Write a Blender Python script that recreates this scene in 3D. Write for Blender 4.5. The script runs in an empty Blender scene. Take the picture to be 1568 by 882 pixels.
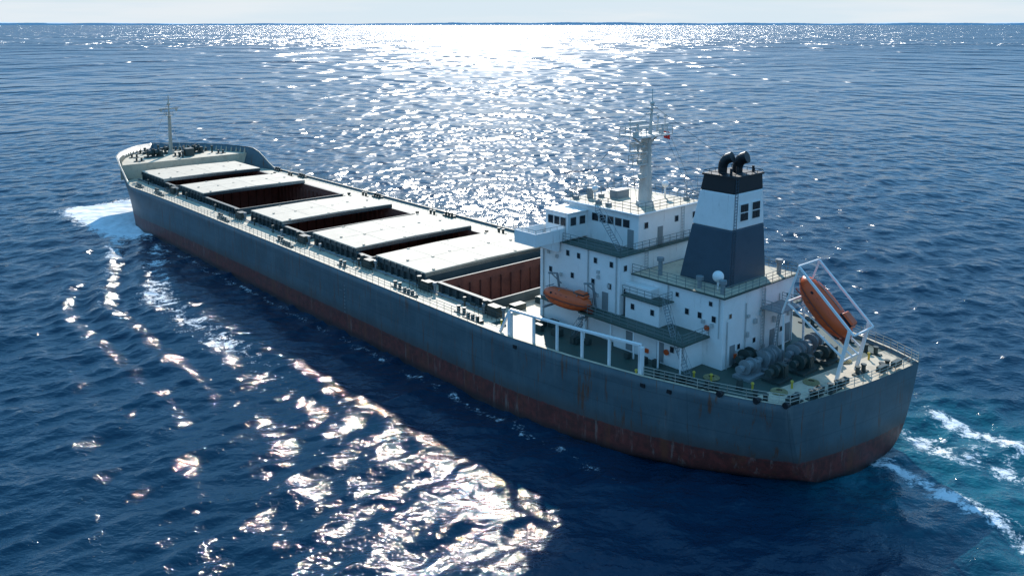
import bpy, math, random
import numpy as np
from mathutils import Vector, Matrix
random.seed(7); np.random.seed(11)
scene=bpy.context.scene
# ------------------------------------------------------------------ materials
def new_mat(name):
    m=bpy.data.materials.new(name); m.use_nodes=True
    nt=m.node_tree
    b=nt.nodes['Principled BSDF']
    return m,nt,b
def N(nt,t,**kw):
    n=nt.nodes.new(t)
    for k,v in kw.items(): setattr(n,k,v)
    return n
def mixc(nt,fac,a,b,blend='MIX'):
    n=N(nt,'ShaderNodeMix',data_type='RGBA',blend_type=blend)
    for i,v in ((0,fac),(6,a),(7,b)):
        if isinstance(v,(int,float)): n.inputs[i].default_value=v
        elif isinstance(v,tuple): n.inputs[i].default_value=v if len(v)==4 else (*v,1)
        else: nt.links.new(v,n.inputs[i])
    return n.outputs[2]
def math_(nt,op,a,b=None,c=None,clamp=False):
    n=N(nt,'ShaderNodeMath',operation=op); n.use_clamp=clamp
    for i,v in enumerate((a,b,c)):
        if v is None: continue
        if isinstance(v,(int,float)): n.inputs[i].default_value=v
        else: nt.links.new(v,n.inputs[i])
    return n.outputs[0]
def mapr(nt,v,a,b,c=0.,d=1.,smooth=True):
    n=N(nt,'ShaderNodeMapRange'); 
    if smooth: n.interpolation_type='SMOOTHSTEP'
    nt.links.new(v,n.inputs[0])
    for i,x in zip((1,2,3,4),(a,b,c,d)): n.inputs[i].default_value=x
    return n.outputs[0]
def objco(nt,scale=(1,1,1)):
    tc=N(nt,'ShaderNodeTexCoord'); mp=N(nt,'ShaderNodeMapping')
    nt.links.new(tc.outputs['Object'],mp.inputs[0]); mp.inputs['Scale'].default_value=scale
    return mp.outputs[0]
def noise(nt,co,scale,detail=4,rough=.6,dist=0.):
    n=N(nt,'ShaderNodeTexNoise'); nt.links.new(co,n.inputs['Vector'])
    n.inputs['Scale'].default_value=scale; n.inputs['Detail'].default_value=detail
    n.inputs['Roughness'].default_value=rough; n.inputs['Distortion'].default_value=dist
    return n.outputs['Fac']
def paint(name,col,rough=.5,dirt=.35,rust=.0,metal=0.,dirtcol=None,grain=1.0):
    m,nt,b=new_mat(name)
    co=objco(nt); st=objco(nt,(1.6,1.6,.14))
    dc=dirtcol or tuple(c*.45 for c in col)
    n1=noise(nt,co,.6*grain,6,.7)
    c=mixc(nt,mapr(nt,n1,.42,.72,0,dirt),col,dc)
    n2=noise(nt,co,5*grain,3,.6)
    c=mixc(nt,mapr(nt,n2,.5,.75,0,dirt*.7),c,dc)
    if rust>0:
        n3=noise(nt,st,1.3,5,.7)
        c=mixc(nt,mapr(nt,n3,.60,.74,0,rust),c,(.16,.065,.025))
    nt.links.new(c,b.inputs['Base Color'])
    b.inputs['Roughness'].default_value=rough; b.inputs['Metallic'].default_value=metal
    bp=N(nt,'ShaderNodeBump'); bp.inputs['Strength'].default_value=.25; bp.inputs['Distance'].default_value=.03
    nt.links.new(n1,bp.inputs['Height']); nt.links.new(bp.outputs[0],b.inputs['Normal'])
    return m
M={}
M['white']=paint('white_paint',(.88,.86,.83),.45,.15,.45,dirtcol=(.5,.47,.42))
M['cream']=paint('cream_deck_paint',(.64,.53,.38),.65,.5,.35,dirtcol=(.25,.20,.14))
M['cover']=paint('hatch_cover_paint',(.68,.56,.42),.7,.45,.15,dirtcol=(.42,.34,.26))
M['green']=paint('green_deck_paint',(.045,.085,.07),.55,.5,.2,dirtcol=(.07,.07,.05))
M['dkgrey']=paint('dark_gear_paint',(.035,.055,.05),.55,.4,.4)
M['coam']=paint('coaming_paint',(.05,.075,.08),.6,.5,.6)
M['grey']=paint('grey_machinery_paint',(.24,.27,.28),.5,.5,.45)
M['fgrey']=paint('funnel_grey_paint',(.045,.08,.11),.5,.3,.08)
M['black']=paint('black_paint',(.010,.011,.013),.5,.2)
M['rust']=paint('hold_rust',(.21,.08,.052),.85,.6,.3,dirtcol=(.06,.028,.024))
M['orange']=paint('orange_fibreglass',(.66,.095,.018),.4,.3,.0)
M['red']=paint('red_paint',(.7,.03,.02),.5,.2)
M['yellow']=paint('yellow_paint',(.6,.42,.05),.5,.3)
m,nt,b=new_mat('window_glass'); b.inputs['Base Color'].default_value=(.015,.02,.025,1); b.inputs['Roughness'].default_value=.12
M['glass']=m
# hull
m,nt,b=new_mat('hull_paint')
co=objco(nt); st=objco(nt,(.55,.55,.05)); st2=objco(nt,(1.2,1.2,.12))
sep=N(nt,'ShaderNodeSeparateXYZ'); nt.links.new(co,sep.inputs[0]); Z=sep.outputs[2]
nA=noise(nt,co,.25,6,.65); nS=noise(nt,st,1.,6,.7); nS2=noise(nt,st2,1.4,5,.75); nF=noise(nt,co,1.6,6,.75); nB=noise(nt,objco(nt,(.06,.06,.5)),1.,4,.6)
grey=mixc(nt,mapr(nt,nA,.35,.7,0,.8),(.092,.138,.157),(.056,.086,.100))
grey=mixc(nt,mapr(nt,nB,.45,.7,0,.5),grey,(.115,.16,.175))
grey=mixc(nt,mapr(nt,nS,.52,.70,0,.5),grey,(.155,.19,.195))
grey=mixc(nt,mapr(nt,nS2,.54,.66,0,.85),grey,(.15,.06,.03))
red=mixc(nt,mapr(nt,nF,.38,.62,0,.9),(.19,.044,.034),(.09,.03,.024))
red=mixc(nt,mapr(nt,nS2,.55,.67,0,.55),red,(.28,.21,.18))
red=mixc(nt,mapr(nt,nS,.52,.64,0,.6),red,(.19,.065,.03))
zz=math_(nt,'ADD',Z,math_(nt,'MULTIPLY',math_(nt,'SUBTRACT',nF,.5),.5))
grey=mixc(nt,mapr(nt,zz,2.6,4.2,.55,0),grey,(.09,.055,.042))
col=mixc(nt,mapr(nt,zz,2.5,2.65,1,0,False),grey,red)
col=mixc(nt,mapr(nt,zz,.1,1.0,.8,0),col,(.016,.017,.017))
sx=math_(nt,'ABSOLUTE',math_(nt,'SUBTRACT',math_(nt,'FRACT',math_(nt,'DIVIDE',sep.outputs[0],8.)),.5))
sz=math_(nt,'ABSOLUTE',math_(nt,'SUBTRACT',math_(nt,'FRACT',math_(nt,'DIVIDE',Z,2.3)),.5))
seam=math_(nt,'MAXIMUM',mapr(nt,sx,.492,.499),mapr(nt,sz,.475,.495))
col=mixc(nt,math_(nt,'MULTIPLY',seam,.35),col,(.03,.04,.045))
nt.links.new(col,b.inputs['Base Color']); b.inputs['Roughness'].default_value=.45
bp=N(nt,'ShaderNodeBump'); bp.inputs['Strength'].default_value=.6; bp.inputs['Distance'].default_value=.1
nt.links.new(noise(nt,co,.5,3,.5),bp.inputs['Height']); nt.links.new(bp.outputs[0],b.inputs['Normal'])
M['hull']=m
# ------------------------------------------------------------------ mesh builder
SHIP=bpy.data.objects.new('cargo_ship',None); scene.collection.objects.link(SHIP)
HEAD=math.atan2(.749,-.6625); SHIP.location=(29.93,75.85,0); SHIP.rotation_euler=(0,0,HEAD)
class MB:
    def __init__(s): s.v=[];s.f=[]
    def add(s,vs,fs):
        o=len(s.v); s.v+=[tuple(v) for v in vs]; s.f+=[tuple(i+o for i in f) for f in fs]
    def box(s,x0,x1,y0,y1,z0,z1):
        s.add([(x0,y0,z0),(x1,y0,z0),(x1,y1,z0),(x0,y1,z0),(x0,y0,z1),(x1,y0,z1),(x1,y1,z1),(x0,y1,z1)],
              [(0,3,2,1),(4,5,6,7),(0,1,5,4),(1,2,6,5),(2,3,7,6),(3,0,4,7)])
    def cbox(s,c,sz): s.box(c[0]-sz[0]/2,c[0]+sz[0]/2,c[1]-sz[1]/2,c[1]+sz[1]/2,c[2]-sz[2]/2,c[2]+sz[2]/2)
    def frustum(s,a,b):
        s.add([(a[0],a[2],a[4]),(a[1],a[2],a[4]),(a[1],a[3],a[4]),(a[0],a[3],a[4]),(b[0],b[2],b[4]),(b[1],b[2],b[4]),(b[1],b[3],b[4]),(b[0],b[3],b[4])],
              [(0,3,2,1),(4,5,6,7),(0,1,5,4),(1,2,6,5),(2,3,7,6),(3,0,4,7)])
    def cyl(s,p,q,r,r2=None,n=8):
        p=Vector(p);q=Vector(q); r2=r if r2 is None else r2
        d=(q-p).normalized(); a=d.orthogonal().normalized(); b=d.cross(a)
        vs=[];
        for c,R in((p,r),(q,r2)):
            for i in range(n):
                t=2*math.pi*(i+.5)/n; vs.append(c+R*(a*math.cos(t)+b*math.sin(t)))
        s.add(vs,[(i,(i+1)%n,n+(i+1)%n,n+i) for i in range(n)]+[tuple(range(n-1,-1,-1)),tuple(range(n,2*n))])
    def sphere(s,c,r,n=12,m=8,sc=(1,1,1)):
        vs=[];fs=[]
        for j in range(m+1):
            ph=math.pi*j/m
            for i in range(n):
                t=2*math.pi*i/n; vs.append((c[0]+sc[0]*r*math.sin(ph)*math.cos(t),c[1]+sc[1]*r*math.sin(ph)*math.sin(t),c[2]+sc[2]*r*math.cos(ph)))
        for j in range(m):
            for i in range(n): fs.append((j*n+i,(j+1)*n+i,(j+1)*n+(i+1)%n,j*n+(i+1)%n))
        s.add(vs,fs)
    def obj(s,name,mat,parent=None,bevel=0,smooth=False):
        me=bpy.data.meshes.new(name); me.from_pydata(s.v,[],s.f); me.validate()
        o=bpy.data.objects.new(name,me); scene.collection.objects.link(o)
        me.materials.append(M[mat] if isinstance(mat,str) else mat)
        o.parent=parent if parent is not None else SHIP
        if smooth:
            for p in me.polygons: p.use_smooth=True
        if bevel:
            mod=o.modifiers.new('bevel','BEVEL'); mod.width=bevel; mod.segments=2; mod.limit_method='ANGLE'
        return o
def rail(mb,pts,h=1.05,sp=1.5,r=.028,bars=3):
    for a,b in zip(pts[:-1],pts[1:]):
        a=Vector(a);b=Vector(b);L=(b-a).length
        if L<.05: continue
        n=max(1,round(L/sp))
        for i in range(n+1):
            p=a+(b-a)*i/n; mb.cyl(p,p+Vector((0,0,h)),r*1.1,None,4)
        for k in range(bars):
            z=Vector((0,0,h*(k+1)/bars)); mb.cyl(a+z,b+z,r,None,4)
def ladder(mb,a,b,w=.7,axis=(0,1,0),r=.05):
    a=Vector(a);b=Vector(b);w=Vector(axis)*w/2;n=max(3,int((b-a).length/.3))
    mb.cyl(a-w,b-w,r,None,4);mb.cyl(a+w,b+w,r,None,4)
    for i in range(n+1):
        p=a+(b-a)*i/n; mb.cyl(p-w,p+w,r*.8,None,4)
# ------------------------------------------------------------------ hull
TX=[0,3,6,12,20,28,34,140,148,155,161,166,169.5,171]
TY=[9.0,10.6,11.7,13.4,14.9,15.8,16,16,15.2,13.2,10.5,7,3.5,0.02]
WX=[0,3,8,14,22,30,136,145,153,160,166,169.5,171]
WY=[2.6,6.6,10.8,13.4,15.3,16,16,15.0,12.3,8.5,4.5,2.0,.01]
def sst(t): t=max(0,min(1,t)); return t*t*(3-2*t)
def topz(x): return 8.2+4.0*sst((x-142)/8.5)
def ysh(x): return 1.5*sst((x-120)/50)
def hullpt(x,z,side):
    hw=np.interp(x,WX,WY); ht=np.interp(x,TX,TY); tz=topz(x)
    f=max(0,min(1,z/tz)); e=.26+.16*min(1,x/15) if x<60 else 1.3
    w=hw+(ht-hw)*f**e
    if z<0: w=hw*(1+z*.12) if x<20 else hw
    X=x
    if x>130:
        xs=161+10*(max(z,0)/12.2)**1.2; X=130+(x-130)*(xs-130)/41
    y=side*w
    if x<14: X+=(-1.6+.16*y)*(1-x/14)
    return (X,y+ysh(X),z)
def edge(x,side,z=None,inset=0.):
    z=topz(x) if z is None else z
    p=hullpt(x,min(z,topz(x)),side); return (p[0],p[1]-side*inset,z)
xs=sorted(set([0,1,2,3,4.5,6,8,10,12,14,17,20,24,28,32,36]+list(range(40,140,8))+[138,140,142,143.5,145,146.5,148,149.5,151,153,155,157,159,161,162.5,164,165.5,167,168.2,169.3,170.2,170.8,171]))
fr=[-.35,-.1,0,.015,.04,.08,.15,.24,.34,.45,.56,.67,.78,.89,1.]
h=MB(); nz=len(fr)
for side in (1,-1):
    vs=[]; 
    for x in xs:
        for q in fr: vs.append(hullpt(x,q*topz(x) if q>=0 else q*8,side))
    fs=[]
    for i in range(len(xs)-1):
        for j in range(nz-1):
            a=i*nz+j; f=(a,a+nz,a+nz+1,a+1); fs.append(f if side<0 else f[::-1])
    h.add(vs,fs)
hull=h.obj('hull','hull',smooth=True)
mod=hull.modifiers.new('s','SOLIDIFY'); mod.thickness=.25; mod.offset=-1
tr=MB(); vs=[];fs=[]
for q in fr:
    z=q*8.2 if q>=0 else q*8
    for k in range(9):
        a=hullpt(0,z,1);b2=hullpt(0,z,-1);t=k/8
        vs.append((a[0]+(b2[0]-a[0])*t-.5*math.sin(math.pi*t),a[1]+(b2[1]-a[1])*t,z))
for j in range(nz-1):
    for k in range(8): a=j*9+k; fs.append((a,a+1,a+10,a+9))
tr.add(vs,fs); tr.obj('transom','hull',smooth=True)
# decks ------------------------------------------------
DZ=7.85
holds=[(36,46,None),(48.3,59.5,(48.3,59.5)),(60.8,76.5,(64.5,76.5)),(79.5,97,(86,97)),(102,127.5,(116.5,127.5)),(130.5,148.5,(136,148.5))]
HY0,HY1=-8.6,11.2
dk=MB()
xe=[33,34]+list(range(40,140,8))+[138,140,143,146,149,151.5]
for side,yy in ((1,HY1),(-1,HY0)):
    for a,b2 in zip(xe[:-1],xe[1:]):
        A=edge(a,side,DZ,.12);B=edge(b2,side,DZ,.12)
        f=[(a,yy,DZ),(b2,yy,DZ),B,A]; dk.add(f,[(0,1,2,3) if side>0 else (3,2,1,0)])
cur=33
for hd in holds+[(151.5,None,None)]:
    dk.add([(cur,HY0,DZ),(hd[0],HY0,DZ),(hd[0],HY1,DZ),(cur,HY1,DZ)],[(0,1,2,3)]); cur=hd[1]
dk.obj('main_deck','cream')
gd=MB()
def strip(mb,xe,z):
    for a,b2 in zip(xe[:-1],xe[1:]):
        mb.add([edge(a,-1,z,.1),edge(b2,-1,z,.1),edge(b2,1,z,.1),edge(a,1,z,.1)],[(0,1,2,3)])
sd=MB(); strip(sd,[0,.7,1.5,2.5,3.4],DZ); sd.obj('stern_deck','cream')
strip(gd,[3.4,4.5,6,8,10,12,14,17,20,24,28,33],DZ); gd.obj('aft_deck','green')
fd=MB(); strip(fd,[151.5,153,155,157,159,161,163,165,166.5,168,169.3,170.3],10.9); fd.obj('forecastle_deck','cream')
fw=MB(); a=edge(151.5,1,10.9,.1);c_=edge(151.5,-1,10.9,.1)
fw.add([a,c_,(c_[0],c_[1],DZ),(a[0],a[1],DZ)],[(0,1,2,3)]); fw.obj('forecastle_bulkhead','cream')
cap=MB()
for side in (1,-1):
    for a,b2 in zip(xs[:-1],xs[1:]):
        A=edge(a,side);B=edge(b2,side)
        s_=.3*side
        cap.add([(A[0],A[1]+.04*side,A[2]+.03),(B[0],B[1]+.04*side,B[2]+.03),(B[0],B[1]-s_,B[2]+.03),(A[0],A[1]-s_,A[2]+.03)],[(0,1,2,3) if side<0 else (3,2,1,0)])
cap.obj('bulwark_cap','cream')
st_=MB()
for side in (1,-1):
    x=152
    while x<170:
        p=edge(x,side,10.9,.15); d=.5*side
        st_.add([p,(p[0],p[1]-d,p[2]),(p[0],p[1]-.1*side,12.1),(p[0]+.08,p[1],p[2]),(p[0]+.08,p[1]-d,p[2]),(p[0]+.08,p[1]-.1*side,12.1)],[(0,1,2),(3,5,4),(0,3,4,1),(1,4,5,2)]); x+=1.3
st_.obj('bulwark_stays','cream')
co_=MB(); inn=MB(); cv=MB(); ribs=MB(); cvr=MB()
CT=9.05
for (a,b2,cov) in holds:
    t=.25
    co_.box(a,b2,HY1-t,HY1,DZ-.1,CT); co_.box(a,b2,HY0,HY0+t,DZ-.1,CT)
    co_.box(a,a+t,HY0+t+.002,HY1-t-.002,DZ-.1,CT); co_.box(b2-t,b2,HY0+t+.002,HY1-t-.002,DZ-.1,CT)
    co_.box(a-.15,b2+.15,HY1-.002,HY1+.3,CT-.12,CT+.003); co_.box(a-.15,b2+.15,HY0-.3,HY0+.002,CT-.12,CT+.003)
    e=t+.01; z1=CT-.02; z0=-1.5
    P=[(a+e,HY0+e),(b2-e,HY0+e),(b2-e,HY1-e),(a+e,HY1-e)]
    vs=[(p[0],p[1],z) for z in (z0,z1) for p in P]
    inn.add(vs,[(0,1,2,3),(0,4,5,1),(1,5,6,2),(2,6,7,3),(3,7,4,0)])
    x=a+1.2
    while x<b2-1:
        inn.box(x,x+.12,HY0+e+.003,HY0+e+.35,z0,z1-.9); inn.box(x,x+.12,HY1-e-.35,HY1-e-.003,z0,z1-.9); x+=1.5
    y=HY0+1.5
    while y<HY1-1:
        inn.box(a+e+.003,a+e+.3,y,y+.12,z0,z1-.9); inn.box(b2-e-.3,b2-e-.003,y,y+.12,z0,z1-.9); y+=1.7
    x=a+.4
    while x<b2:
        for y0,y1 in ((HY1+.003,HY1+.4),(HY0-.4,HY0-.003)): ribs.box(x,x+.07,y0,y1,DZ,CT-.14)
        x+=1.4
    if cov:
        c0,c1=cov; n=2; w=(c1-c0)/n
        for k in range(n):
            u0=c0+k*w+.02;u1=c0+(k+1)*w-.02
            z0c=CT+.06; z1c=CT+.62; ym=(HY0+HY1)/2; pk=.14
            prof=[(HY0-.25,z0c),(HY1+.25,z0c),(HY1+.25,z1c),(ym,z1c+pk),(HY0-.25,z1c)]
            vs=[(u0,y,z) for y,z in prof]+[(u1,y,z) for y,z in prof]
            cv.add(vs,[(0,4,3,2,1),(5,6,7,8,9),(0,1,6,5),(1,2,7,6),(2,3,8,7),(3,4,9,8),(4,0,5,9)])
            for q in (1,2,3):
                yy=HY0+(HY1-HY0)*q/4; zt=z1c+pk*(1-abs(yy-ym)/((HY1-HY0)/2))
                cvr.box(u0+.1,u1-.1,yy-.04,yy+.04,zt-.05,zt+.018)
            for q in range(6):
                cvr.cbox((u0+.4 if q%2 else u1-.4,HY0+1.5+q*3.4,z1c+.12),(.3,.3,.12))
        for k in range(8):
            x=c0+.6+k*(c1-c0-1.2)/7
            ribs.box(x-.12,x+.12,HY1+.295,HY1+.42,CT-.1,CT+.5)
co_.obj('hatch_coamings','coam'); inn.obj('cargo_hold_walls','rust'); cv.obj('hatch_covers','cover',bevel=.03); cvr.obj('hatch_cover_seams','cover'); ribs.obj('coaming_stays','coam')
sk=MB()
for (a,b2,cov) in holds:
    if cov: sk.box(cov[0]+.02,cov[1]-.02,HY0-.28,HY1+.28,CT+.01,CT+.48)
sk.obj('hatch_cover_skirts','coam')
gear=MB(); gy=MB(); yl=MB(); pp=MB()
ends=[(33,36),(46,48.3),(59.5,60.8),(76.5,79.5),(97,102),(127.5,130.5)]
def vent(mb,x,y,z,h=1.2,r=.3):
    mb.cyl((x,y,z),(x,y,z+h),r*.6,None,8); mb.cyl((x,y,z+h),(x,y,z+h+.35),r,None,8)
def bollard(mb,x,y,z,ang=0):
    c,s=math.cos(ang)*.5,math.sin(ang)*.5
    mb.box(x-.8*abs(math.cos(ang))-.25,x+.8*abs(math.cos(ang))+.25,y-.8*abs(math.sin(ang))-.25,y+.8*abs(math.sin(ang))+.25,z,z+.12)
    for k in(-1,1): mb.cyl((x+k*c,y+k*s,z),(x+k*c,y+k*s,z+.75),.2,.2,10); mb.cyl((x+k*c,y+k*s,z+.7),(x+k*c,y+k*s,z+.8),.27,None,10)
def winch(mb,x,y,z,drums=2,r=.75,W=1.3):
    tot=drums*W+1.2; y0=y-tot/2
    mb.box(x-.9,x+.9,y0,y0+tot,z,z+.25)
    mb.cyl((x,y0,z+1.05),(x,y0+tot,z+1.05),.14,None,8)
    for k in range(drums):
        a=y0+.9+k*W; mb.cyl((x,a,z+1.05),(x,a+W*.72,z+1.05),r*.72,None,18)
        for e in (a-.05,a+W*.72): mb.cyl((x,e,z+1.05),(x,e+.08,z+1.05),r*1.12,None,20)
        mb.box(x-.5,x+.5,a-.2,a-.1,z+.2,z+1.1)
    mb.box(x-.55,x+.55,y0+.05,y0+.65,z+.25,z+1.35)
    mb.cyl((x,y0+tot-.2,z+1.05),(x,y0+tot+.4,z+1.05),.3,.36,12)
for (a,b2) in ends:
    m_=(a+b2)/2
    for y in (12.0,-9.6):
        gear.box(m_-.8,m_+.8,y-.5,y+.5,DZ,DZ+1.2); vent(gear,m_+1.4,y+.2,DZ,1.2); vent(gy,m_-1.5,y,DZ,1.,.26)
        rail(gear,[(m_-2.2,y+1.0,DZ),(m_+2.4,y+1.0,DZ)],1.0,.8,.035)
        bollard(gear,m_+3.2,14.2 if y>0 else -13.8,DZ)
    for k in range(5): gear.cbox((m_,HY0+2+k*3.8,DZ+.35),(min(1,(b2-a)*.5),1.2+random.random(),.7))
x=35
while x<148:
    for y in (HY1+.7,HY0-.7):
        if random.random()<.6: gear.cbox((x,y,DZ+.2+random.random()*.2),(.4+random.random()*.6,.3,.45))
    if random.random()<.35: vent(gy if random.random()<.5 else gear,x+.8,HY1+1.3,DZ,.6+random.random()*.4,.2)
    x+=2.6+random.random()*2
for y,r in ((12.0,.08),(12.25,.05),(-10.0,.09),(-10.3,.06)):
    pp.cyl((34,y,DZ+.2),(149,y,DZ+.2),r,None,6)
for x in range(36,149,4): pp.box(x-.06,x+.06,11.8,12.4,DZ,DZ+.16); pp.box(x-.06,x+.06,-10.5,-9.8,DZ,DZ+.16)
pp.obj('deck_pipes','grey')
for x in (34.8,47,78,100,129,140): 
    for sd_ in (1,-1):
        y=14.9*sd_; gear.box(x-1.3,x+1.3,y-.5,y+.4,DZ,DZ+.3)
        for k in(-.8,0,.8): gear.cyl((x+k,y,DZ+.3),(x+k,y,DZ+.8),.22,None,10)
# forecastle
winch(gear,158,5.5,10.9,2,.8); winch(gear,158,-3.5,10.9,2,.8); winch(gear,162,1,10.9,1,.7)
for x,y in ((154,10),(154,-8),(160,9),(160,-6.5),(165,5.5),(165,-2.5),(156,1)): bollard(gear,x,y,10.9,math.pi/3)
for k in range(12): vent(gear,153+k*1.1,random.uniform(-7,9),10.9,.8+random.random()*.6,.3)
gear.box(154,156,-2,-.2,10.9,12.6)
# stern bollards
for x,y,a in ((.3,7.5,1.5),(-.6,2.5,1.5),(-1.3,-5.6,1.5),(2.5,9.2,0),(6.5,10.6,0),(1.5,-8.6,0),(5,-10,0),(10,-11.6,0),(11,12,0),(-.3,-3,1.5),(-.2,5,1.5)): bollard(gear,x,y,DZ,a)
for y in (8,4.6,1.2,-6.6,-4.4): gear.cbox((-.9+.15*y-.1,y,DZ+.55),(.5,1.3,.5))
winch(gy,6.2,5.4,DZ,1,.6); winch(gear,7.6,3.4,DZ,1,.7); winch(gy,6.3,1.9,DZ,2,.75,1.1); winch(gy,5.2,-1.6,DZ,2,.7,1.); winch(gy,5.6,-5,DZ,1,.7,1.); winch(gear,3.6,.6,DZ,1,.6); winch(gear,3.4,-3.4,DZ,1,.6); winch(gear,12.5,-9,DZ,1,.7); winch(gear,4.0,4.2,DZ,1,.5,1.)
gear.cyl((5,8.6,DZ),(5,8.6,DZ+1),.35,.25,10)
for p in ((9.2,9.6),(4.2,7.8),(2.1,4.8),(.8,-6.8),(7.8,8.9),(13,13.2),(29,14.4),(31.5,13.6)):
    yl.cyl((p[0],p[1],DZ),(p[0],p[1],DZ+.6),.1,None,8); yl.cyl((p[0],p[1],DZ+.6),(p[0],p[1],DZ+.72),.17,.12,8)
for k in range(26): gear.cbox((random.uniform(6,31),random.choice((1,1,-1))*random.uniform(9.6,11.6),DZ+.35),(random.uniform(.4,1.1),random.uniform(.4,.9),random.uniform(.5,.9)))
gear.obj('deck_gear','dkgrey'); gy.obj('mooring_winches','grey'); yl.obj('yellow_fittings','yellow')
rp=MB()
for (x,y) in ((2.4,6.4),(1.6,2.4),(2.2,-4.6),(8.2,8.3)):
    for k in range(4):
        R_=.35+.12*k
        for i in range(14):
            a0=2*math.pi*i/14;a1=2*math.pi*(i+1)/14; rp.cyl((x+R_*math.cos(a0),y+R_*math.sin(a0),DZ+.08+.04*(3-k)),(x+R_*math.cos(a1),y+R_*math.sin(a1),DZ+.08+.04*(3-k)),.06,None,5)
rp.obj('mooring_ropes',paint('rope',(.35,.28,.14),.9,.4))
# railings
rl=MB()
for side in (1,-1):
    pts=[edge(x,side,topz(x)+.03,.12) for x in [33]+list(range(36,142,4))]
    rail(rl,pts,.95,1.35,.03)
    pts=[edge(x,side,8.22,.12) for x in [0,1.5,3,4.5,6,8,10,12]]
    rail(rl,pts,.9,1.2,.03)
a=edge(0,1,8.22,.1);b2=edge(0,-1,8.22,.1)
rail(rl,[a,((a[0]+b2[0])/2-.45,(a[1]+b2[1])/2,8.22),b2],.9,1.2,.03)
rl.obj('deck_railings',paint('rail_paint',(.50,.46,.38),.6,.4,.3))
# ------------------------------------------------------------------ superstructure
W=MB(); G=MB(); GD=MB(); R=MB(); TR=MB()
W.box(19.6,31.2,-8.2,8.2,DZ,16.9)
W.box(8.6,19.598,-6,6.2,DZ,14.8)
W.box(20,30,-5,5,17.001,20.6)
GD.box(19.3,31.5,-8.5,8.5,16.9,17.0)
W.box(10.8,19.598,6.202,9.0,DZ,10.7); W.box(10.8,19.598,-9.0,-6.002,DZ,10.7)
GD.box(10.0,19.59,6.204,10.4,10.702,10.86); GD.box(19.59,23.2,8.204,10.4,10.702,10.86)
GD.box(10.0,19.59,-10.4,-6.004,10.702,10.86)
W.box(14.6,18.9,6.204,8.1,10.862,13.1); GD.box(14.3,19.2,6.204,8.4,13.1,13.2)
W.box(16.2,19.597,6.204,7.4,13.2,14.1)
GD.box(8.3,19.59,-6.3,6.5,14.8,14.92)
for x in (10.4,13,16,19,22.6): W.cyl((x,10.1,DZ),(x,10.1,10.7),.1,None,8)
W.box(19.7,30.6,-5.4,5.4,20.602,20.78)
UD=MB(); UD.box(19.9,30.4,-5.2,5.2,20.78,20.81); UD.box(8.5,19.4,-6.1,6.3,14.92,14.935); UD.obj('monkey_island_deck','cream')
for sg in (1,-1):
    ya,yb=sorted((5.003*sg,12.3*sg))
    W.box(27.6,30.9,ya,yb,17.003,17.22)
    yc,yd=sorted((8.0*sg,12.3*sg))
    W.box(27.6,27.7,yc,yd,17.22,18.4);W.box(30.8,30.9,ya,yb,17.22,18.4)
    ye,yf=sorted((12.2*sg,12.3*sg)); W.box(27.702,30.798,ye,yf,17.22,18.4)
    yg,yh=sorted((8.502*sg,11.6*sg)); W.frustum((27.9,30.6,min(8.5*sg,9.0*sg),max(8.5*sg,9.0*sg),15.9),(27.8,30.7,yg,yh,17.0))
    yi,yj=sorted((5.003*sg,8.0*sg)); W.box(27.2,30.6,yi,yj,17.22,20.0); W.box(27.0,30.8,min(yi,yj)-.15,max(yi,yj)+.15,20.0,20.12)
W.obj('accommodation_block','white',bevel=.04)
def win_y(x,y,z,sg=1,w=.42,h=.55):
    a,b=sorted((y+sg*.005,y+sg*.05)); TR.box(x-w/2-.05,x+w/2+.05,a,b,z-h/2-.05,z+h/2+.05)
    a,b=sorted((y+sg*.02,y+sg*.07)); G.box(x-w/2,x+w/2,a,b,z-h/2,z+h/2)
def win_x(x,y,z,sg=-1,w=.42,h=.55):
    a,b=sorted((x+sg*.005,x+sg*.05)); TR.box(a,b,y-w/2-.05,y+w/2+.05,z-h/2-.05,z+h/2+.05)
    a,b=sorted((x+sg*.02,x+sg*.07)); G.box(a,b,y-w/2,y+w/2,z-h/2,z+h/2)
for sg in (1,-1):
    for x in (20.7,22.9,25.3,26.9): win_y(x,8.2*sg,15.9,sg)
    for x in (20.9,23.2,26.2,29.5): win_y(x,8.2*sg,13.6,sg)
    for x in (24,28.4): win_y(x,8.2*sg,11.4,sg)
    for x in (9.6,11.2,12.7): win_y(x,(6.2 if sg>0 else -6.),12.6,sg)
    for x in (10.0,13.9): win_y(x,(6.2 if sg>0 else -6.),14.0,sg,.35,.4)
    for x in (12.2,): win_y(x,9.*sg,9.6,sg)
    for x in (15.4,17.9): win_y(x,8.1*sg,12.2,sg) if sg>0 else None
    for k in range(5): win_y(21.6+k*1.1,5*sg,19.5,sg,.85,.8)
    for k in range(3): win_y(27.75+k*.95+.1,8.0*sg,19.1,sg,.75,.85)
for y in np.linspace(-4.3,4.3,8): win_x(30,y,19.3,1,.9,.9)
for y in (5.8,7.2): win_x(27.2,y,19.1,-1,.8,.85)
for zr in (15.6,13.2,10.8):
    for y in np.linspace(-7,7,8): win_x(31.2,y,zr,1,.5,.6)
for z in (15.6,13.2,): win_x(19.6,7.4,z)
for y in (-7,-7.6): win_x(19.6,y,15.6)
for y in (3.8,-1.2,-4.3): win_x(20,y,19.4,-1,.55,.6)
for y in (-3.8,3.6,1): win_x(8.6,y,9.6,-1,.4,.45)
for y,z in ((5.1,12.9),(-4.8,12.9)): win_x(8.6,y,z,-1,.35,.4)
D=MB()
def door_y(x,y,z): D.box(x-.4,x+.4,y+.005,y+.07,z,z+1.9)
def door_x(x,y,z): D.box(x-.07,x-.005,y-.4,y+.4,z,z+1.9)
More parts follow.
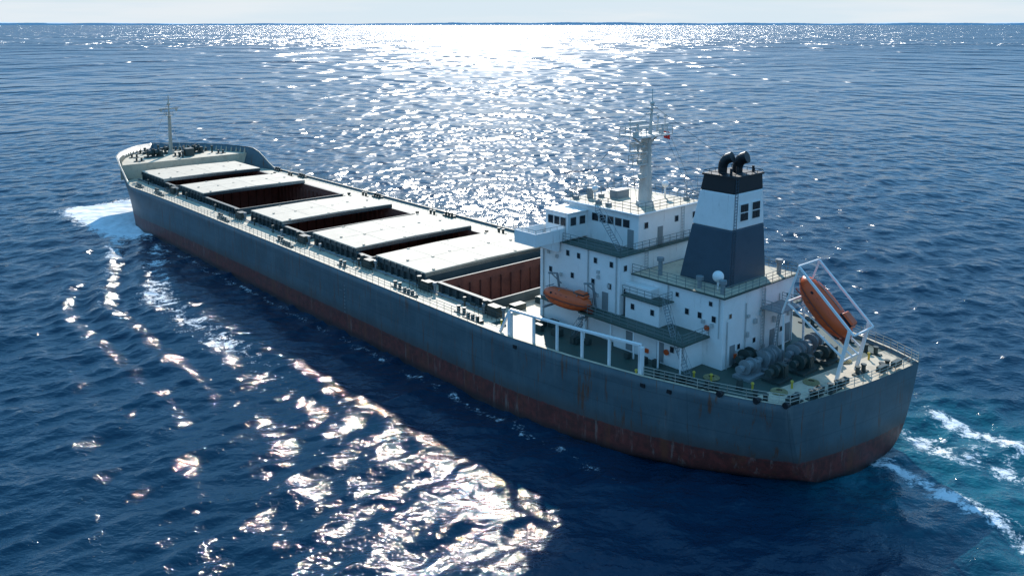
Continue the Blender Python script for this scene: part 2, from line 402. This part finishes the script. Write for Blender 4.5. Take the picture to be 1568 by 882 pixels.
door_y(17.5,9.0,DZ+.2); door_y(13.6,9.,DZ+.2); door_y(21.5,8.2,10.95); door_y(21,5,17.05)
for y in (4.6,-2.2,-5): door_x(8.6,y,DZ+.2)
door_x(19.6,7.2,10.9); door_x(20,1.5,17.05)
D.obj('doors',paint('door_paint',(.25,.27,.27),.5,.3,.3))
G.obj('windows','glass'); TR.obj('window_frames',paint('frame_paint',(.6,.6,.58),.5,.3,.3)); GD.obj('upper_decks','green')
cl=MB()
for x in (20.0,23.9,30.6): cl.cyl((x,8.3,DZ),(x,8.3,16.8),.07,None,6)
for x in (9.0,15.0): cl.cyl((x,6.3,10.9),(x,6.3,14.7),.06,None,6)
for y in (5.6,2.6,-.6,-3.2,-5.6): cl.cyl((8.5,y,DZ),(8.5,y,14.7-(abs(y)*.4)),.06,None,6)
for k in range(16): cl.cbox((random.uniform(8.9,19),6.35,random.uniform(11.2,14)),(.3,.25,.35)) if k<6 else cl.cbox((8.45,random.uniform(-5.5,5.5),random.uniform(8.4,12.5)),(.25,random.uniform(.2,.5),random.uniform(.25,.6)))
for k in range(8): cl.cbox((random.uniform(20,30.5),8.32,random.uniform(11,16)),(.3,.2,.35))
ladder(cl,(8.45,-.2,DZ),(8.45,-.2,14.8),.5,(0,1,0),.035)
ladder(cl,(19.5,4.2,14.9),(19.5,4.2,17),.5,(0,1,0),.035)
ladder(cl,(19.9,-2.2,17),(19.9,-2.2,20.8),.5,(0,1,0),.035)
cl.obj('wall_fittings',paint('fitting_paint',(.5,.5,.48),.5,.4,.4))
rb=MB()
for (x,y,z) in ((10.3,6.3,11.6),(12.8,9.1,9.2)): 
    rb.cyl((x,y,z),(x,y+.1,z),.28,None,14)
rb.box(15.0,15.4,9.01,9.15,DZ+.6,DZ+1.0); rb.box(8.35,8.55,4.0,4.4,DZ+.8,DZ+1.2)
rb.obj('lifebuoys','orange')
sr=MB()
for a,b2 in (((24.5,9.6,DZ),(22.4,9.6,10.8)),((12.2,8.9,10.86),(14.3,7.6,13.2)),((9.8,9.6,DZ),(11.4,9.6,10.8)),((21.0,6.6,17.0),(24.2,6.6,20.7))):
    ladder(sr,a,b2,.7,(0,1,0),.05)
    for o in (-.35,.35):
        a_=Vector(a)+Vector((0,o,.9)); b_=Vector(b2)+Vector((0,o,.9)); sr.cyl(a_,b_,.025,None,4)
        for t in (0,.33,.66,1): p=a_+(b_-a_)*t; sr.cyl(p,p-Vector((0,0,.9)),.025,None,4)
sr.obj('stairways','grey')
def loop(z,x0,x1,y0,y1): return [(x0,y0,z),(x1,y0,z),(x1,y1,z),(x0,y1,z),(x0,y0,z)]
rail(R,loop(20.81,19.9,30.4,-5.2,5.2),1.0,1.1,.03)
rail(R,[(27.5,-8.4,17),(19.4,-8.4,17),(19.4,8.4,17),(27.5,8.4,17)],1.0,1.1,.03)
rail(R,[(19.5,6.4,14.92),(8.4,6.4,14.92),(8.4,-6.2,14.92),(19.5,-6.2,14.92)],1.0,1.1,.03)
rail(R,[(23.1,8.4,10.86),(23.1,10.3,10.86),(10.1,10.3,10.86),(10.1,6.3,10.86)],1.0,1.1,.03)
rail(R,[(10.1,-6.3,10.86),(10.1,-10.3,10.86),(23.1,-10.3,10.86)],1.0,1.1,.03)
rail(R,[(14.4,6.4,13.2),(14.4,8.3,13.2),(19.1,8.3,13.2)],1.0,1.0,.03)
rail(R,[(27.65,8.1,18.4),(27.65,12.2,18.4),(30.85,12.2,18.4)],.35,1.,.025,1)
R.obj('superstructure_railings',paint('rail_dark',(.16,.19,.18),.5,.3,.2))
bdk=MB(); bdk.box(23.4,31,8.21,9.0,10.2,10.32); bdk.obj('boat_platform','green')
WF=MB()
def beam(mb,a,b,w,hh):
    a=Vector(a);b=Vector(b);d=(b-a).normalized(); s=d.cross(Vector((0,0,1)))
    if s.length<.1: s=Vector((0,1,0))
    s.normalize(); u=s.cross(d).normalized(); vs=[]
    for p in(a,b):
        for i,j in((-1,-1),(1,-1),(1,1),(-1,1)): vs.append(p+s*i*w/2+u*j*hh/2)
    mb.add(vs,[(0,1,2,3),(7,6,5,4),(0,4,5,1),(1,5,6,2),(2,6,7,3),(3,7,4,0)])
prev=None
for i,x in enumerate((28.2,25,22,19,16,12.6)):
    p=edge(x,1,8.0,.55); big=i in(0,5)
    beam(WF,(p[0],p[1],DZ),(p[0],p[1],10.75 if i else 10.6),.42 if big else .24,.42 if big else .24)
    q=(p[0],p[1],10.9)
    if prev: beam(WF,prev,q,.3,.24)
    prev=q
beam(WF,(28.2,15.3,10.8),(29.8,15.3,8.0),.25,.25)
WF.obj('boat_deck_frame','white',bevel=.03)
# ------------------------------------------------------------------ funnel
def funnel():
    g=MB();w=MB();k=MB()
    def lay(z): 
        t=(z-14.92)/(25.5-14.92); return (10.0-.1*t,15.8-2.3*t,-2.9+1.4*t,3.5-.35*t,z)
    def seg(mb,z0,z1): mb.frustum(lay(z0),lay(z1))
    seg(g,14.93,20.5); seg(w,20.5,24.0); seg(k,24.0,25.6)
    g.obj('funnel_base','fgrey',bevel=.12);w.obj('funnel_band','white',bevel=.12);k.obj('funnel_top','black',bevel=.1)
    p=MB()
    L=lay(25.6); p.box(L[0]-.12,L[1]+.12,L[2]-.12,L[3]+.12,25.5,25.68)
    for cx,cy,r,hh in ((12.2,1.9,.42,27.0),(11.6,.3,.48,26.9)):
        pts=[(cx,cy,25.5),(cx,cy,hh-.7),(cx-.12,cy,hh-.25),(cx-.42,cy-.1,hh+.12),(cx-.95,cy-.2,hh+.32)]
        for i in range(len(pts)-1): p.cyl(pts[i],pts[i+1],r*(1+.06*i),r*(1.06+.06*i),16)
        for q in pts[1:-1]: p.sphere(q,r*1.05,12,8)
    for cx,cy in ((10.8,2.5),(10.6,-.9),(12.8,-.8),(11,1.2)): p.cyl((cx,cy,25.6),(cx,cy,26.3),.13,None,8)
    rail(p,[(L[0],L[2],25.68),(L[0],L[3],25.68),(L[1],L[3],25.68),(L[1],L[2],25.68),(L[0],L[2],25.68)],.25,1,.03,1)
    p.obj('exhaust_pipes','black')
    v=MB();fr_=MB()
    for (y,z0,z1) in ((1.5,21.3,22.9),(-.5,21.3,22.9)):
        fr_.box(9.86,9.97,y-.72,y+.72,z0-.1,z1+.1)
        for j in range(2):
            for i in range(2): v.box(9.8,9.9,y-.6+i*.65,y-.05+i*.65,z0+j*.85,z0+.72+j*.85)
    v.obj('funnel_louvres','black'); fr_.obj('funnel_louvre_frames','white')
    f=MB()
    ladder(f,(9.93,3.0,15),(9.83,2.8,25.5),.4,(0,1,0),.03)
    f.obj('funnel_ladder','fgrey')
funnel()
dm=MB()
for (x,y,z,r) in ((10.2,4.9,16.2,.55),(23.5,-3.6,22.2,.4),(27.5,3.5,22,.35)):
    dm.cyl((x,y,z-1.4),(x,y,z),.1,None,8); dm.sphere((x,y,z+.15),r,16,10)
dm.obj('radomes','white',smooth=True)
tp=MB()
for x,y,hh in ((9.3,5.4,1.0),(9.5,-4.5,1.2),(17.2,4.8,1.5),(17,-4,1.3),(12,5.3,.8)): vent(tp,x,y,14.92,hh,.38)
for x,y,hh in ((29.5,4.4,2.6),(29.8,-2,1.4),(28.4,1.5,1.2),(26,4.5,1),(21,-4.2,2.3),(26.5,-4.4,2.2),(24.5,4.6,.9)):
    tp.cyl((x,y,20.8),(x,y,20.8+hh),.05,.03,6); tp.cbox((x,y,21.0),(.5,.5,.4))
tp.box(26.5,27.6,-1,1,20.81,21.7); tp.cyl((28.8,2.9,20.8),(28.8,2.9,22),.35,.35,12)
for x,y in ((27.2,4.9),(29.9,4.9),(21.2,4.9),(20.1,-4.9)): tp.cyl((x,y,20.8),(x,y,25+random.random()*1.5),.025,.015,5)
tp.obj('roof_fittings','grey')
# radar mast
mm=MB(); bx,by=22.4,1.2
mm.cyl((bx,by,20.8),(bx,by,28.3),.74,.52,16)
mm.cyl((bx,by,20.8),(bx,by,21.3),1.0,.9,16)
def plat(x0,x1,y0,y1,z,rl_=True):
    mm.box(x0,x1,y0,y1,z,z+.14)
    if rl_: rail(mm,loop(z+.14,x0+.05,x1-.05,y0+.05,y1-.05),.85,.8,.04,2)
plat(bx-1.5,bx+1.5,by-2.6,by+2.6,28.3)
plat(bx-.7,bx+.6,by+.45,by+2.2,25.3); plat(bx-.6,bx+.5,by+.45,by+1.9,23.9,False); plat(bx-.6,bx+.6,by+.4,by+2.0,26.6)
for s_ in (1,-1): beam(mm,(bx,by+.3*s_,27.2),(bx,by+2.2*s_,28.3),.16,.16)
mm.box(bx-.12,bx+.12,by-3.7,by+3.2,29.2,29.36)
mm.cyl((bx,by-.6,28.4),(bx,by-.9,31.6),.2,.13,8); mm.cyl((bx,by-.9,31.6),(bx,by-.9,33.2),.07,.04,6)
mm.box(bx-.1,bx+.1,by-1.7,by,30.5,30.64); mm.box(bx-.35,bx+.35,by-1.4,by-.4,31.1,31.24); mm.sphere((bx,by-.9,31.65),.26,8,6)
mm.cyl((bx,by+1.4,28.4),(bx,by+1.4,29.6),.16,None,8); mm.box(bx-.14,bx+.14,by+.1,by+2.7,29.6,29.9)
mm.cyl((bx,by+1.3,26.7),(bx,by+1.3,27.2),.12,None,8); mm.box(bx-.9,bx+.9,by+1.2,by+1.45,27.2,27.45)
for y in (by-3.1,by-1.9,by+2.6): mm.cyl((bx,y,28.6),(bx,y,30.2),.05,None,5); mm.sphere((bx,y,30.2),.17,8,6)
for z_,y_ in ((25.6,by+1.3),(24.1,by+1.2),(28.6,by-2.1),(28.6,by+2.1)): mm.cbox((bx-.3,y_,z_),(.4,.4,.55))
ladder(mm,(bx-.85,by,20.8),(bx-.6,by,28.3),.4,(0,1,0),.03)
mm.obj('radar_mast',paint('mast_paint',(.60,.58,.53),.5,.35,.4))
wr=MB()
for a,b2 in (((bx,by-.9,31.5),(11.5,0,25.8)),((bx,by-3.2,29.2),(20.1,-5,21)),((bx,by+2.9,29.2),(20.2,4.9,21)),((bx,by-2.6,29.2),(20.1,-4,21)),((bx,by-.9,31.2),(30,4.9,21.5)),((bx,by+2.9,29.2),(30,5,21))): wr.cyl(a,b2,.018,None,4)
wr.obj('rigging_wires','dkgrey')
fl=MB(); vs=[];fs=[]
for i in range(7):
    for j in range(4): vs.append((bx-.02-.08*i,by-2.9-.09*i+.07*math.sin(i*1.3),28.6-.26*j-.04*i))
for i in range(6):
    for j in range(3): a=i*4+j; fs.append((a,a+1,a+5,a+4))
fl.add(vs,fs); fl.obj('flag','red')
# foremast
fm=MB(); fx,fy=160.5,.8
fm.cyl((fx,fy,10.9),(fx,fy,19.5),.45,.3,12); fm.cyl((fx,fy,19.5),(fx,fy,24.2),.17,.09,8); fm.cyl((fx,fy,10.9),(fx,fy,11.8),.8,.6,12)
fm.box(fx-.6,fx+.6,fy-.7,fy+.7,19.5,19.6); rail(fm,[(fx-.6,fy-.7,19.6),(fx-.6,fy+.7,19.6),(fx+.6,fy+.7,19.6)],.8,.7,.04,2)
fm.box(fx-.12,fx+.12,fy-2.1,fy+2.1,21.0,21.25); fm.box(fx-.08,fx+.08,fy-1,fy+1,23,23.12); fm.sphere((fx,fy,22.2),.38,8,6); fm.cbox((fx,fy+1.7,20.8),(.35,.35,.6)); fm.cbox((fx,fy-1.7,20.8),(.35,.35,.6))
ladder(fm,(fx-.55,fy,11),(fx-.4,fy,19.5),.4,(0,1,0),.035)
fm.cyl((fx,fy,19),(fx-8,fy,11),.03,None,4); fm.cyl((fx,fy,23),(168.5,2,12.2),.03,None,4)
fm.obj('foremast',paint('foremast_paint',(.5,.46,.38),.6,.4,.3))
an=MB(); 
for sg in (1,-1):
    p=Vector(hullpt(163.5,9.0,sg)); 
    an.cyl(p+Vector((0,.25*sg,1.2)),p+Vector((0,.35*sg,-1.0)),.22,None,8)
    an.cyl(p+Vector((-1.1,.4*sg,-.2)),p+Vector((0,.4*sg,-1.1)),.28,.3,8); an.cyl(p+Vector((1.1,.3*sg,-.2)),p+Vector((0,.4*sg,-1.1)),.28,.3,8)
an.obj('anchors','black')
hd_=MB()
for x in (9.5,27,12):
    p=hullpt(x,7.2,1); hd_.cbox((p[0],p[1],7.35),(.5,.15,.35))
for x in (.2,2.2,5): 
    p=edge(x,1,8.3,.1); hd_.cyl((p[0],p[1]-.2,p[2]-.05),(p[0],p[1]+.3,p[2]-.05),.28,None,10)
hd_.obj('hull_openings','black')
dm_=MB()
for k in range(8): dm_.cbox((60,16.02,2.8+k*.5),(.22,.03,.16))
dm_.cbox((61,16.02,5.5),(.7,.03,.06))
dm_.obj('draft_marks','grey')
# ------------------------------------------------------------------ lifeboats
def lifeboat(name,L,Wd,Hh,loc,rot):
    root=bpy.data.objects.new(name,None); scene.collection.objects.link(root)
    Ms=Matrix.Translation(SHIP.location)@Matrix.Rotation(HEAD,4,'Z')
    root.matrix_world=Ms@Matrix.Translation(loc)@rot.to_matrix().to_4x4()
    mb=MB(); n=17; m_=20; vs=[];fs=[]
    for i in range(n):
        t=-1+2*i/(n-1); e=max(.02,(1-abs(t)**2.6))**.55
        for j in range(m_):
            a=2*math.pi*j/m_; y=math.cos(a); z=math.sin(a)
            yy=abs(y)**.75*math.copysign(1,y)*Wd/2*e
            zz=(abs(z)**.8*math.copysign(1,z))*(Hh*.5*(e if z<0 else (.55+.45*e)*e**.3))
            if z<0: zz=zz*(.9)+.12*abs(t)**3*Hh
            vs.append((t*L/2,yy,zz))
    for i in range(n-1):
        for j in range(m_): fs.append((i*m_+j,i*m_+(j+1)%m_,(i+1)*m_+(j+1)%m_,(i+1)*m_+j))
    fs+= [tuple(range(m_-1,-1,-1)),tuple((n-1)*m_+j for j in range(m_))]
    mb.add(vs,fs); mb.obj('shell','orange',root,smooth=True)
    c=MB(); c.frustum((-L*.42,-L*.18,-Wd*.24,Wd*.24,Hh*.38),(-L*.39,-L*.21,-Wd*.17,Wd*.17,Hh*.66)); c.obj('cockpit','orange',root,bevel=.08)
    w=MB(); w.box(-L*.405,-L*.195,-Wd*.225,Wd*.225,Hh*.50,Hh*.58)
    for k in range(4):
        for s_ in(1,-1): w.cbox((-L*.1+k*L*.11,s_*Wd*.41,Hh*.26),(.28,.12,.2))
    w.obj('windows','glass',root)
    g=MB()
    for i in range(n-1):
        for s_ in (1,-1):
            def P(i): 
                t=-1+2*i/(n-1); e=max(.02,(1-abs(t)**2.6))**.55; return (t*L/2,s_*(Wd/2*e+.03),.02)
            g.cyl(P(i),P(i+1),.07,None,6)
    g.cyl((-L*.46,0,-Hh*.3),(L*.44,0,-Hh*.47),.06,None,6)
    g.cyl((-L*.52,0,-.5),(-L*.44,0,-.5),.25,None,10)
    for s_ in (1,-1):
        for k in range(-3,4): g.cyl((k*L*.12,s_*(Wd/2+.02),0),((k+.5)*L*.12,s_*(Wd/2-.05),-.3),.025,None,4)
    g.obj('fender',paint('fender',(.2,.04,.02),.6,.3),root)
    st=MB()
    for k in (-.28,.1,.38): st.cyl((k*L,-Wd*.3,Hh*.46),(k*L,Wd*.3,Hh*.46),.05,None,6)
    st.cyl((-L*.15,0,Hh*.53),(L*.4,0,Hh*.48),.04,None,6)
    st.obj('grab_rails','grey',root)
from mathutils import Euler
lifeboat('lifeboat',6.8,2.0,2.0,(25.2,10.0,11.6),Euler((0,0,0)))
lifeboat('lifeboat',6.9,2.6,2.5,(2.9,-1.7,13.6),Euler((0,math.radians(-43),0)))
dv=MB()
for x in (22.6,27.8):
    beam(dv,(x,8.3,10.4),(x,8.9,13.6),.16,.2); beam(dv,(x,8.9,13.6),(x,10.2,13.9),.16,.18); beam(dv,(x,8.3,12.4),(x,9.8,13.8),.1,.1)
    dv.cyl((x,10.1,13.9),(x,10.0,12.3),.04,None,5); beam(dv,(x,8.25,10.35),(x,11.0,10.35),.2,.2)
dv.obj('lifeboat_davits','grey')
ff=MB()
for y in (.1,-3.5):
    beam(ff,(4.7,y,17.6),(-1.0,y,12.4),.18,.22)
    beam(ff,(-.6,y,12.7),(.4,y,DZ),.26,.3)
    beam(ff,(4.6,y,17.5),(6.2,y,12.7),.14,.18)
    beam(ff,(5.6,y,13.8),(-.2,y,10.0),.14,.18)
    beam(ff,(6.0,y,12.6),(5.9,y,DZ),.16,.2)
for (x,z) in ((4.7,17.6),(-1.0,12.4),(.15,9.6)): beam(ff,(x,.1,z),(x,-3.5,z),.14,.14)
beam(ff,(5.6,.1,14.0),(5.6,-3.5,14.0),.16,.16)
for y in (-1.2,-2.2): beam(ff,(5.4,y,13.5),(-.4,y,9.9),.12,.16)
ff.obj('freefall_lifeboat_frame','white',bevel=.02)
lf=MB(); plat_z=12.6
lf.box(6.2,8.5,-3.6,.2,plat_z,plat_z+.1); rail(lf,[(6.3,.1,plat_z),(8.4,.1,plat_z)],.9,.9,.03); rail(lf,[(6.3,-3.5,plat_z),(8.4,-3.5,plat_z)],.9,.9,.03); ladder(lf,(6.9,.4,DZ),(6.3,.4,12.6),.5,(0,1,0),.04)
lf.obj('boarding_platform','grey')
# ------------------------------------------------------------------ sea
def axis_grid(lo,hi,a,b,d,g):
    c=list(np.arange(a,b+1e-6,d)); x=b;s=d
    while x<hi: s*=g; x+=s; c.append(x)
    x=a;s=d;l=[]
    while x>lo: s*=g; x-=s; l.append(x)
    return np.array(l[::-1]+c)
gx=axis_grid(-45000,45000,-66,60,.3,1.026); gyy=axis_grid(-20000,48000,50,120,.27,1.0175)
X,Y=np.meshgrid(gx,gyy); sxp=np.gradient(gx); syp=np.gradient(gyy)
SP=np.maximum(sxp[None,:],syp[:,None]*.9)
dX=np.zeros_like(X);dY=np.zeros_like(X);Zs=np.zeros_like(X)
lx=(X-29.93)*-.6625+(Y-75.85)*.749; ly=(X-29.93)*-.749+(Y-75.85)*-.6625
rng=np.random.RandomState(5); NW=72
for i in range(NW):
    lam=1.1*(15/1.1)**((i+rng.rand())/NW); k=2*math.pi/lam
    ang=math.radians(-66)+rng.randn()*.7
    amp=.0050*lam*(.5+1.0*rng.rand())*(1.0 if lam<5 else (5/lam)**.6)
    kx,ky=k*math.cos(ang),k*math.sin(ang); ph=rng.rand()*6.283
    fade=np.clip((lam/SP-2.5)/3.,0,1)
    arg=kx*X+ky*Y+ph; a=amp*fade
    Zs+=a*np.sin(arg); c=np.cos(arg)*a*.9
    dX+=c*math.cos(ang); dY+=c*math.sin(ang)
def sstep(v,a,b):
    t=np.clip((v-a)/(b-a),0,1); return t*t*(3-2*t)
side=np.abs(ly-1)
off=side-(14.5+.36*np.clip(152-lx,0,60)+.02*np.clip(90-lx,0,200))
env=sstep(lx,20,110)*(1-sstep(lx,150,160))*np.exp(-(off/7)**2)
Zs+=env*(.45*np.cos(off*1.15)) *np.clip(1.2-SP,0,1)
wk=(1-sstep(lx,-3,5))*np.exp(-((ly+8)/15)**4)*np.exp(np.clip(lx,-400,0)/120)
Zs+=wk*.15*np.sin(lx*.9+ly*.5)*np.clip(1.2-SP,0,1)
brk=.55+.45*np.sin(lx*.42+1.7*np.sin(lx*.17))
foam=1.0*np.exp(-((off+.6)/2.1)**2)*sstep(lx,70,125)*(1-sstep(lx,152,160))*(.45+.45*sstep(lx,112,145))*(.45+.55*brk+.4*sstep(lx,120,140))
foam=np.maximum(foam,.52*np.exp(-((off+8)/2.8)**2)*sstep(lx,35,70)*(1-sstep(lx,115,130))*(.5+.5*brk))
foam=np.maximum(foam,1.15*sstep(lx,122,140)*(1-sstep(lx,164,172))*(1-sstep(side,16.5,26.5)))
foam=np.maximum(foam,.3*np.exp(-((side-16.6)/.8)**2)*sstep(lx,2,20)*(1-sstep(lx,140,150)))
e1=np.exp(-((ly+17+lx*.12)/1.8)**2)+.9*np.exp(-((ly+4+lx*.25)/1.6)**2)+.7*np.exp(-((ly+10)/2.8)**2)
foam=np.maximum(foam,.66*e1*(1-sstep(lx,-4,3))*np.exp(np.clip(lx,-500,0)/90))
foam=np.clip(foam,0,1.15)
churn=np.clip(wk,0,1)
co3=np.stack([X+dX,Y+dY,Zs],-1).reshape(-1,3).astype(np.float32)
ny,nx=X.shape
me=bpy.data.meshes.new('sea'); idx=np.arange(nx*ny).reshape(ny,nx)
q=np.stack([idx[:-1,:-1],idx[:-1,1:],idx[1:,1:],idx[1:,:-1]],-1).reshape(-1,4).astype(np.int32)
me.vertices.add(nx*ny); me.vertices.foreach_set('co',co3.ravel())
me.loops.add(q.size); me.loops.foreach_set('vertex_index',q.ravel())
me.polygons.add(len(q)); me.polygons.foreach_set('loop_start',np.arange(0,q.size,4,dtype=np.int32)); me.polygons.foreach_set('loop_total',np.full(len(q),4,np.int32))
me.update(calc_edges=True); me.polygons.foreach_set('use_smooth',np.ones(len(q),bool))
for nm,arr in(('foam',foam),('churn',churn)):
    at=me.attributes.new(nm,'FLOAT','POINT'); at.data.foreach_set('value',arr.astype(np.float32).ravel())
sea=bpy.data.objects.new('sea',me); scene.collection.objects.link(sea)
m,nt,b=new_mat('sea_water'); me.materials.append(m)
geo=N(nt,'ShaderNodeNewGeometry'); P=geo.outputs['Position']
def mp(sc,rz=0.):
    n=N(nt,'ShaderNodeMapping'); nt.links.new(P,n.inputs[0]); n.inputs['Scale'].default_value=sc; n.inputs['Rotation'].default_value=(0,0,rz); return n.outputs[0]
vl=N(nt,'ShaderNodeVectorMath',operation='LENGTH'); nt.links.new(P,vl.inputs[0]); dist=vl.outputs['Value']
w1=noise(nt,mp((1,1.5,1),.4),.8,1,.5,.0)
w2=noise(nt,mp((1,1.4,1),-.3),2.9,2,.6,.0)
w3=noise(nt,mp((1,1.6,1),.1),.16,1,.5)
w4=noise(nt,mp((1,1.,1),0),.012,3,.6)
wind=mapr(nt,w4,.3,.7,.78,1.25)
def lay(w,amp): return math_(nt,'MULTIPLY',w,amp)
def band(i0,i1,o0,o1,amp): return math_(nt,'MULTIPLY',mapr(nt,dist,i0,i1,0,amp),mapr(nt,dist,o0,o1,1,0))
hgt=math_(nt,'ADD',lay(w1,mapr(nt,dist,130,260,.17,.0)),lay(w2,mapr(nt,dist,130,260,.075,0)))
hgt=math_(nt,'ADD',hgt,lay(w3,.5))
for lam,(i0,i1,o0,o1),k_,rz in ((3.6,(90,160,200,290),1.35,.12),(7.5,(150,240,310,460),1.6,-.1),(17,(270,400,480,750),1.65,.2),(40,(450,660,800,1250),1.7,-.15),(110,(750,1100,1400,2300),1.6,.1),(300,(1300,2200,40000,50000),1.5,-.07)):
    hgt=math_(nt,'ADD',hgt,lay(noise(nt,mp((1.5,1.,1),rz),1/lam,1,.55),band(i0,i1,o0,o1,.145*lam*k_)))
hgt=math_(nt,'MULTIPLY',hgt,wind)
bp=N(nt,'ShaderNodeBump'); bp.inputs['Strength'].default_value=1.; bp.inputs['Distance'].default_value=1.
nt.links.new(hgt,bp.inputs['Height'])
rg=math_(nt,'ADD',mapr(nt,dist,90,230,.05,.18),mapr(nt,dist,350,1500,0,.06))
af=N(nt,'ShaderNodeAttribute',attribute_name='foam'); ac=N(nt,'ShaderNodeAttribute',attribute_name='churn')
fn=noise(nt,mp((1,1,1)),.55,6,.72,.4); fn2=noise(nt,mp((1,1,1)),2.4,4,.75,.8)
fm_=math_(nt,'ADD',math_(nt,'MULTIPLY',fn,.65),math_(nt,'MULTIPLY',fn2,.35))
thr=math_(nt,'SUBTRACT',math_(nt,'ADD',fm_,math_(nt,'MULTIPLY',af.outputs['Fac'],.36)),.62)
ff_=math_(nt,'MULTIPLY',mapr(nt,thr,0,.12),mapr(nt,af.outputs['Fac'],.03,.2),None)
deep=mixc(nt,mapr(nt,w4,.35,.65),(.0006,.022,.050),(.0010,.031,.066))
deep=mixc(nt,mapr(nt,w3,.3,.7,0,.5),deep,(.0008,.025,.056))
cc=math_(nt,'MULTIPLY',ac.outputs['Fac'],mapr(nt,fn,.35,.6,.3,.9))
deep=mixc(nt,cc,deep,(.006,.13,.17))
colr=mixc(nt,ff_,deep,(.86,.88,.89))
nt.links.new(colr,b.inputs['Base Color'])
rr=N(nt,'ShaderNodeMix'); nt.links.new(ff_,rr.inputs[0]); nt.links.new(rg,rr.inputs[2]); rr.inputs[3].default_value=.8
nt.links.new(rr.outputs[0],b.inputs['Roughness']); b.inputs['IOR'].default_value=1.33
nt.links.new(bp.outputs[0],b.inputs['Normal'])
# ------------------------------------------------------------------ distant coast
vs=[];fs=[]; n=900
for i in range(n):
    t=i/(n-1); x=-17000+34000*t; y=24000+600*math.sin(t*9)
    hh=52+10*math.sin(t*13+1)+8*math.sin(t*47)+6*math.sin(t*131)+random.random()*7
    if .12<t<.45: hh*=.8
    vs+=[(x,y,-5),(x,y+40,hh),(x,y+1500,hh*1.05)]
for i in range(n-1):
    for j in(0,1): a=i*3+j; fs.append((a,a+3,a+4,a+1))
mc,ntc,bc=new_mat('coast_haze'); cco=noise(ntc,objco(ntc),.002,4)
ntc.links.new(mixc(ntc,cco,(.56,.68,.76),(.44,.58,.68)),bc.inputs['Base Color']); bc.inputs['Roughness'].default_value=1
me2=bpy.data.meshes.new('distant_coastline'); me2.from_pydata(vs,[],fs); me2.materials.append(mc)
o=bpy.data.objects.new('distant_coastline',me2); scene.collection.objects.link(o)
# ------------------------------------------------------------------ light
EL=math.radians(30); AZ=math.radians(-1.5)
wd=bpy.data.worlds.new('World'); scene.world=wd; wd.use_nodes=True; nt=wd.node_tree
bg=nt.nodes['Background']; sky=N(nt,'ShaderNodeTexSky',sky_type='NISHITA'); sky.sun_disc=False
sky.sun_elevation=EL; sky.sun_rotation=AZ; sky.air_density=1.; sky.dust_density=.4; sky.ozone_density=3.; sky.altitude=0
tc=N(nt,'ShaderNodeTexCoord'); mpn=N(nt,'ShaderNodeMapping'); nt.links.new(tc.outputs['Generated'],mpn.inputs[0]); mpn.inputs['Scale'].default_value=(1.2,1.2,14)
sp_=N(nt,'ShaderNodeSeparateXYZ'); nt.links.new(tc.outputs['Generated'],sp_.inputs[0])
up=mixc(nt,.80,sky.outputs[0],(1.1,3.9,7.6))
cn=noise(nt,mpn.outputs[0],2.2,6,.6)
hz=mapr(nt,sp_.outputs[2],0.02,.08,1.,0.)
skc=mixc(nt,math_(nt,'MULTIPLY',hz,.95),up,(5.7,6.6,7.2))
skc=mixc(nt,math_(nt,'MULTIPLY',mapr(nt,cn,.42,.7,0,.5),mapr(nt,sp_.outputs[2],.03,.12,1.,.12)),skc,(7.2,7.3,7.4))
nt.links.new(skc,bg.inputs[0]); bg.inputs[1].default_value=.125
sl=bpy.data.lights.new('sun','SUN'); sl.energy=5; sl.angle=math.radians(.53); sl.color=(1,.955,.88)
so=bpy.data.objects.new('sun',sl); scene.collection.objects.link(so)
S=Vector((math.sin(AZ)*math.cos(EL),math.cos(AZ)*math.cos(EL),math.sin(EL))); so.rotation_euler=S.to_track_quat('Z','Y').to_euler(); so.location=(0,0,200)
# ------------------------------------------------------------------ camera
cam=bpy.data.cameras.new('camera'); cam.sensor_width=36; cam.lens=36*1340/1568; cam.shift_y=-216/1568; cam.clip_end=100000; cam.clip_start=1
cob=bpy.data.objects.new('camera',cam); scene.collection.objects.link(cob); cob.location=(0,0,40); cob.rotation_euler=(math.radians(90-8),0,0)
scene.camera=cob
scene.view_settings.view_transform='Standard'; scene.view_settings.look='None'; scene.view_settings.exposure=0
